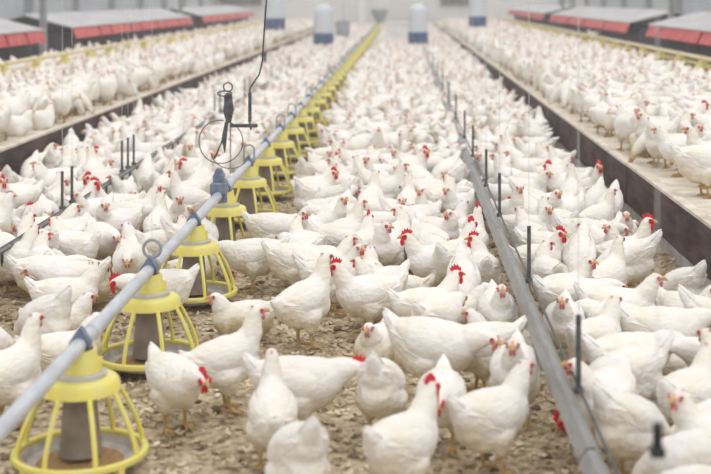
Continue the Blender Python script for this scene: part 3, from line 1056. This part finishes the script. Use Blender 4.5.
# hens seen singly near the camera: x, y, heading (degrees, 0 = across the house away from the feeders), pose, scale, label
HENS = [
    (-0.42, 5.57, 45, 'alert', 1.05, 'tall white hen with neck stretched up, alone in the open litter patch'),
    (-0.15, 5.78, 195, 'stand', 1.0, 'white hen with bright red comb and wattles turned toward the feeders, behind tall hen'),
    (-0.76, 6.66, 185, 'low', 1.0, 'white hen with its head in the third yellow feeder cage'),
    (-0.74, 7.46, 5, 'low', 1.0, 'white hen stretching low away from the fourth yellow feeder cage'),
    (-0.10, 5.24, 256, 'sit', 1.0, 'white hen with pink face looking into the camera, beside open litter'),
    (0.12, 4.83, -25, 'low', 1.15, 'large broad white hen standing side on, its head toward the metal trough'),
    (0.13, 4.32, 265, 'low', 0.95, 'white hen with red face bent to the litter beneath the large broad hen'),
    (-0.35, 4.42, 5, 'low', 1.05, 'long white hen side on in the litter, red head held at back height'),
    (-0.64, 4.72, 20, 'alert', 1.0, 'white hen with raised pink face just beside the second yellow feeder'),
    (-0.41, 4.13, 98, 'alert', 0.95, 'white hen seen from behind with upright neck, between two side-on hens'),
    (-0.07, 4.43, 80, 'peck', 1.0, 'white hen tail up seen from behind, feeding beside the dark litter'),
    (-0.30, 3.72, 110, 'peck', 1.05, 'white hen rump up, cut off by the lower picture edge, alone'),
    (-0.00, 3.84, 55, 'stand', 1.0, 'white hen from behind with red face turned up, low in the middle'),
    (0.40, 4.60, 262, 'stand', 1.0, 'plump white hen with pale pink face standing against the metal trough'),
    (0.28, 4.10, 40, 'stand', 1.0, 'white hen with back to camera in front of the plump hen by the trough'),
    (0.40, 5.28, 150, 'sit', 1.0, 'white hen sitting against the metal trough, facing back into the lane'),
    (0.30, 4.93, 195, 'low', 1.0, 'white hen lying low behind the large broad hen, head toward feeders'),
    (-0.02, 6.24, 165, 'sit', 1.0, 'white hen resting behind the pink-faced hen that looks at the camera'),
    (0.17, 6.49, 190, 'stand', 1.0, 'white hen with pale face looking across at the red-combed hen'),
    (0.24, 5.74, 20, 'sit', 1.05, 'wide white hen resting in the middle of the lane before the trough'),
    (-0.70, 5.73, 200, 'sit', 0.95, 'greyish white hen sitting between the second and third yellow feeders'),
    (-0.79, 4.52, -50, 'low', 0.95, 'white hen with dark red face reaching down beside the first feeder cage'),
    (-1.37, 4.54, 60, 'alert', 1.0, 'white hen with tiny red comb standing tall beyond the feed pipe'),
    (-1.55, 6.09, 180, 'low', 1.0, 'white hen side on bending its dark beak toward the litter, beyond the pipe'),
    (-1.33, 5.10, 40, 'sit', 1.1, 'large white hen sitting directly behind the feed pipe'),
    (-1.46, 7.17, 125, 'sit', 1.1, 'big round white hen resting on bare straw beyond the pipe'),
    (-1.73, 6.87, 150, 'stand', 1.0, 'white hen with raised tail and reddish face against the thin drinker pipe'),
    (-1.97, 6.57, 60, 'stand', 1.0, 'white hen half cut by the picture edge beside the thin drinker pipe'),
    (-1.10, 5.89, 200, 'low', 1.0, 'white hen with vivid red comb poking out behind the feed pipe'),
    (0.74, 5.00, 50, 'stand', 1.0, 'white hen with tiny red comb, back to the metal trough'),
    (1.03, 5.13, 5, 'low', 1.05, 'white hen side on, its head out past the others toward raised floor'),
    (0.82, 4.68, 25, 'low', 1.1, 'long white hen stretched behind the black cleat wire'),
    (0.95, 4.31, 50, 'stand', 1.0, 'white hen with small red comb just past the black cleat'),
    (1.15, 4.47, 120, 'stand', 1.0, 'white hen half out of the picture beside the raised floor'),
    (0.71, 4.03, 40, 'peck', 1.0, 'white hen with hidden head right behind the hanging black cleat'),
    (0.95, 3.83, 150, 'look_a', 1.0, 'blurred white hen with pink comb low in the corner beyond the cleat'),
    (0.75, 5.66, 10, 'low', 1.05, 'white hen side on with pale legs showing, just past the trough'),
    (0.96, 6.06, 55, 'alert', 1.0, 'white hen from behind with dark speckled face raised, beyond the trough'),
    (1.27, 5.91, 115, 'peck', 1.0, 'fluffy creamy white hen from behind beside the white kick board'),
    (1.17, 7.80, 30, 'alert', 0.95, 'slim upright white hen close to the brown board face'),
    (1.25, 7.35, 268, 'stand', 0.95, 'white hen with dirty face looking at the camera by the kick board'),
    (1.12, 8.56, 85, 'alert', 1.05, 'tall white hen seen from behind, neck up, near the brown board'),
    (0.67, 6.51, 30, 'look_b', 1.0, 'white hen with red face turned to camera just past the trough'),
    (0.77, 6.85, 345, 'stand', 1.0, 'white hen with pinkish face beside the slim upright hen'),
    (1.29, 5.26, 0, 'peck', 1.0, 'white hen at the picture edge pecking under the raised floor'),
    (0.03, 9.78, 20, 'look_b', 1.1, 'big white hen with bright red face in mid lane, legs dark'),
    (-0.59, 8.79, 30, 'look_b', 1.0, 'white hen with red face and turned head near the fifth feeder'),
    (-0.33, 7.23, 35, 'alert', 1.0, 'white hen with raised reddish face in front of the packed flock'),
    (0.27, 6.48, 60, 'stand', 1.1, 'white hen from behind whose red comb shows beside the metal trough'),
    (0.38, 6.92, 75, 'alert', 1.0, 'white hen with red comb against the trough, behind another red-combed hen'),
]
PLAT_HENS = [
    (1.74, 7.50, 12, 'stand', 1.02, 'white hen standing with both legs showing on bare raised floor, trough side'),
]

rng = random.Random(21)
placed = []     # (x, y, z, heading, pose, scale, label)
pts_r = []      # circles of every hen
def circles(x, y, h, s):
    c, sn = math.cos(h), math.sin(h)
    return [(x + c * d * s, y + sn * d * s) for d in (-.125, -.01, .105)]
GRID = {}
CELL = 0.25
def free(cs, r):
    for cx, cy in cs:
        gx, gy = int(cx // CELL), int(cy // CELL)
        for i in (-1, 0, 1):
            for j in (-1, 0, 1):
                for (ox, oy) in GRID.get((gx + i, gy + j), ()):
                    if (ox - cx) ** 2 + (oy - cy) ** 2 < r * r:
                        return False
    return True
def occupy(cs):
    for c in cs:
        GRID.setdefault((int(c[0] // CELL), int(c[1] // CELL)), []).append(c)

HS = 0.83
HENS = [(x, y, h, p, s * HS, l) for x, y, h, p, s, l in HENS]
PLAT_HENS = [(x, y, h, p, s * HS * 1.1, l) for x, y, h, p, s, l in PLAT_HENS]
for x, y, h, p, s, l in HENS:
    occupy(circles(x, y, rad(h), s)); placed.append((x, y, 0.0, rad(h), p, s, l))
for x, y, h, p, s, l in PLAT_HENS:
    occupy(circles(x, y, rad(h), s)); placed.append((x, y, PLAT, rad(h), p, s, l))
n_hand = len(placed)

# patches the picture shows bare
BARE = [(-0.33, 5.62, .36, .50), (1.08, 6.15, .34, .30), (-1.75, 5.6, .25, .5), (1.48, 6.34, 0.14, 0.54), (-0.17, 4.99, 0.3, 0.34), (-0.62, 4.13, 0.28, 0.24), (1.15, 5.68, 0.26, 0.21), (-1.43, 6.09, 0.18, 0.31), (-1.93, 5.61, 0.22, 0.43), (0.4, 4.15, 0.14, 0.31), (-0.55, 6.03, 0.16, 0.38), (-1.19, 3.71, 0.3, 0.77), (1.32, 6.96, 0.2, 0.38), (-0.11, 4.07, 0.25, 0.15), (-0.16, 3.05, 1.2, 0.49), (1.81, 7.33, 0.3, 0.46), (2.15, 8.42, 0.35, 0.38)]
def bare(x, y):
    return any(((x - a) / c) ** 2 + ((y - b_) / d) ** 2 < 1 for a, b_, c, d in BARE)

def on_screen(x, y, z):
    """rough test that a bird could be in view, with a margin for steps to the side"""
    yy = max(y, .1)
    return -0.345 * yy - .5 < x < 0.275 * yy + .5 and y > 3.1

HEADS = ['stand'] * 4 + ['alert'] * 3 + ['look_a'] * 3 + ['look_b'] * 3 + ['low'] * 4 + ['peck'] * 4 + ['sit'] * 5
def scatter(x0, x1, y0, y1, z, density, keep, tries):
    n = 0
    for _ in range(tries):
        y = y0 + (y1 - y0) * rng.random()
        x = x0 + (x1 - x0) * rng.random()
        if not on_screen(x, y, z) or bare(x, y) or (z < .1 and X_FEED < x < X_DR and y < 5.25) or (z < .1 and X_FEED < x < -.54 and y < 8.5) or (z < .1 and -1.42 < x < X_FEED and y < 6.3):
            continue
        h = rng.random() * 2 * PI
        s = rng.uniform(.93, 1.07) * HS
        if not keep(x, y, h, s):
            continue
        cs = circles(x, y, h, s)
        if not free(cs, density(y)):
            continue
        occupy(cs)
        placed.append((x, y, z, h, rng.choice(HEADS), s, None))
        n += 1
    return n

def keep_center(x, y, h, s):
    for cx, cy in circles(x, y, h, s):
        if not (XL + .10 < cx < XR - (.17 if y < 13 else .10)): return False
        if abs(cx - X_DR) < (.10 if y < 8 else .065 if y < 10 else .03) or abs(cx - X_DL) < .025: return False
        if y < 59 and abs(cx - X_FEED) < .36 and FY0 - .3 < cy < 57.5:
            k = round((cy - FY0) / FDY)
            fy = FY0 + FDY * k
            if math.hypot(cx - X_FEED, cy - fy) < .30: return False
            if y > 7.5 and -.24 < cx - X_FEED < (.30 if y < 13 else .24): return False
        if math.hypot(cx + .12, cy - 39.5) < .5: return False
    return True
def keep_plat(x, y, h, s):
    for cx, cy in circles(x, y, h, s):
        if x < 0 and not (NEST_L + .32 < cx < XL - .10): return False
        if x > 0 and not (XR + .10 < cx < NEST_R - .32): return False
        for X in (-4.82, 3.98):
            if abs(cx - X) < .29: return False
    return True

c1 = scatter(XL, XR, 3.1, 62.0, 0.0, lambda y: .112 if y > 6.5 else .128, keep_center, 240000)
c2 = scatter(NEST_L, XL, 7.0, 54.0, PLAT, lambda y: .118, keep_plat, 90000)
c3 = scatter(XR, NEST_R, 5.0, 54.0, PLAT, lambda y: .120, keep_plat, 90000)

# hens perched on the nest landing, one on a nest roof
placed.append((NEST_R - .20, 28.5, PLAT + .2375, rad(200), 'sit', HS, 'white hen sitting up on the landing rail before the red nest flaps'))

# nearest birds become things of their own, the far crowd one mass
camx, camy = 0.0, 0.0
hand = placed[:n_hand] + [placed[-1]]
auto = placed[n_hand:-1]
def in_view(q):
    x, y, z = q[0], q[1], q[2]
    zc = max(y, .1)
    u, v = 402 + 1300 * x / zc, -2 + 1300 * (1.5 - z - .2) / zc
    return -10 < u < 721 and v < 510, zc
auto_v = [(in_view(q), q) for q in auto]
vis = sorted([(a[1], i) for i, (a, q) in enumerate(auto_v) if a[0]])
single_idx = {i for _, i in vis[:300 - len(hand)]}
near_limit = 105

def lane_of(x, z):
    if z > .1:
        return 'E' if x < 0 else 'F'
    return 'A' if x < X_DL else 'B' if x < X_FEED else 'C' if x < X_DR else 'D'
LANE = {'A': 'between raised floor and thin drinker pipe', 'B': 'between thin drinker pipe and feeders', 'C': 'between feeders and drinker trough',
        'D': 'between drinker trough and raised floor', 'E': 'on raised floor by thin drinker pipe', 'F': 'on raised floor by drinker trough'}
TO = {'A': ('facing the pipe', 'facing the raised floor'), 'B': ('facing the feeders', 'facing the pipe'), 'C': ('facing the trough', 'facing the feeders'),
      'D': ('facing the raised floor', 'facing the trough'), 'E': ('facing the aisle', 'facing the nests'), 'F': ('facing the nests', 'facing the aisle')}
POSE_ADJ = {'alert': 'upright', 'stand': 'standing', 'look_a': 'head-turned', 'look_b': 'head-turned', 'low': 'stretched-low', 'peck': 'pecking', 'sit': 'sitting'}
counts = {}
def auto_label(x, y, z, h, pose):
    ln = lane_of(x, z)
    d = math.degrees(h) % 360
    f = TO[ln][0] if d < 45 or d >= 315 else 'facing away' if d < 135 else TO[ln][1] if d < 225 else 'facing the camera'
    k = (ln, f, POSE_ADJ[pose])
    counts[k] = counts.get(k, -1) + 1
    return '%s %s white hen %s, %s' % (ordinal(counts[k]), POSE_ADJ[pose], f, LANE[ln])

ROOTS = {}
PROTO_PART = {p: dict(v[1]) for p, v in PROTO.items()}
HG = 'white hens of the flock'
def make_near(q, label, vivid=False):
    x, y, z, h, pose, s, _ = q
    if pose not in ROOTS:
        root = empty('white_hen')
        link('body', PROTO[pose][0], root)
        for nm, me in PROTO[pose][1]:
            link(nm, me, root)
        ROOTS[pose] = (root, parts_of(root))
    else:
        root = copy_tree(*ROOTS[pose])
    for c in root.children:
        nm = c.name.split('.')[0]
        if nm in ('comb', 'wattles'):
            c.data = VIVID[pose][nm] if vivid else PROTO_PART[pose][nm]
    root.location = (x, y, z); root.rotation_euler = (0, 0, h); root.scale = (s, s, s)
    tag(root, label, 'hen', HG)

for q in hand:
    make_near(q, q[6], any(w in q[6] for w in ('bright red', 'vivid', 'with red', 'whose red', 'red-combed', 'dark red', 'red head')))
order = [i for _, i in vis[:300 - len(hand)]]
for n_, i in enumerate(order):
    q = auto[i]
    label = auto_label(*q[:5])
    if n_ < near_limit:
        make_near(q, label, n_ % 9 == 4)
    else:
        o = link('white_hen', (MIDV if n_ % 11 == 3 else MID)[q[4]])
        o.location = q[:3]; o.rotation_euler = (0, 0, q[3]); o.scale = (q[5],) * 3
        tag(o, label, 'hen', HG)

V, F, Mi = [], [], []
base = 0
for i, q in enumerate(auto):
    if i in single_idx: continue
    v, f, m = FAR[q[4]]
    x, y, z, h, pose, s, _ = q
    c, sn = math.cos(h) * s, math.sin(h) * s
    w = np.empty_like(v)
    w[:, 0] = x + v[:, 0] * c - v[:, 1] * sn
    w[:, 1] = y + v[:, 0] * sn + v[:, 1] * c
    w[:, 2] = z + v[:, 2] * s
    V.append(w)
    F.extend([tuple(a + base for a in t) for t in f]); Mi.extend(m)
    base += len(v)
me = bpy.data.meshes.new('distant_hens')
me.from_pydata(np.concatenate(V).tolist(), [], F)
for s in SLOTS: me.materials.append(M[s])
me.polygons.foreach_set('material_index', Mi)
me.polygons.foreach_set('use_smooth', [True] * len(F))
flock = link('distant_hens', me)
tag(flock, 'packed crowd of white hens filling the far length of the poultry house', 'hens', HG, 'stuff')
print('HENS', len(placed), c1, c2, c3, 'stuff tris', len(F))

# light dust haze that fills the house
hb = MB(); hb.box(((WALL_L + WALL_R) / 2, Y_END / 2 - 1.0, 1.53), (WALL_R - WALL_L - .2, Y_END + 1.6, 2.94))
hm_ = bpy.data.materials.new('dust_haze')
hm_.use_nodes = True
nt = hm_.node_tree
nt.nodes.remove(nt.nodes['Principled BSDF'])
vsn = nt.nodes.new('ShaderNodeVolumeScatter')
vsn.inputs['Color'].default_value = (1, 1, 1, 1)
vsn.inputs['Density'].default_value = 0.006
vsn.inputs['Anisotropy'].default_value = 0.2
nt.links.new(vsn.outputs['Volume'], nt.nodes['Material Output'].inputs['Volume'])
hz = hb.build('dust_haze', hm_)
tag(hz, 'faint pale dust haze hanging in the air of the long house', 'haze', None, 'stuff')
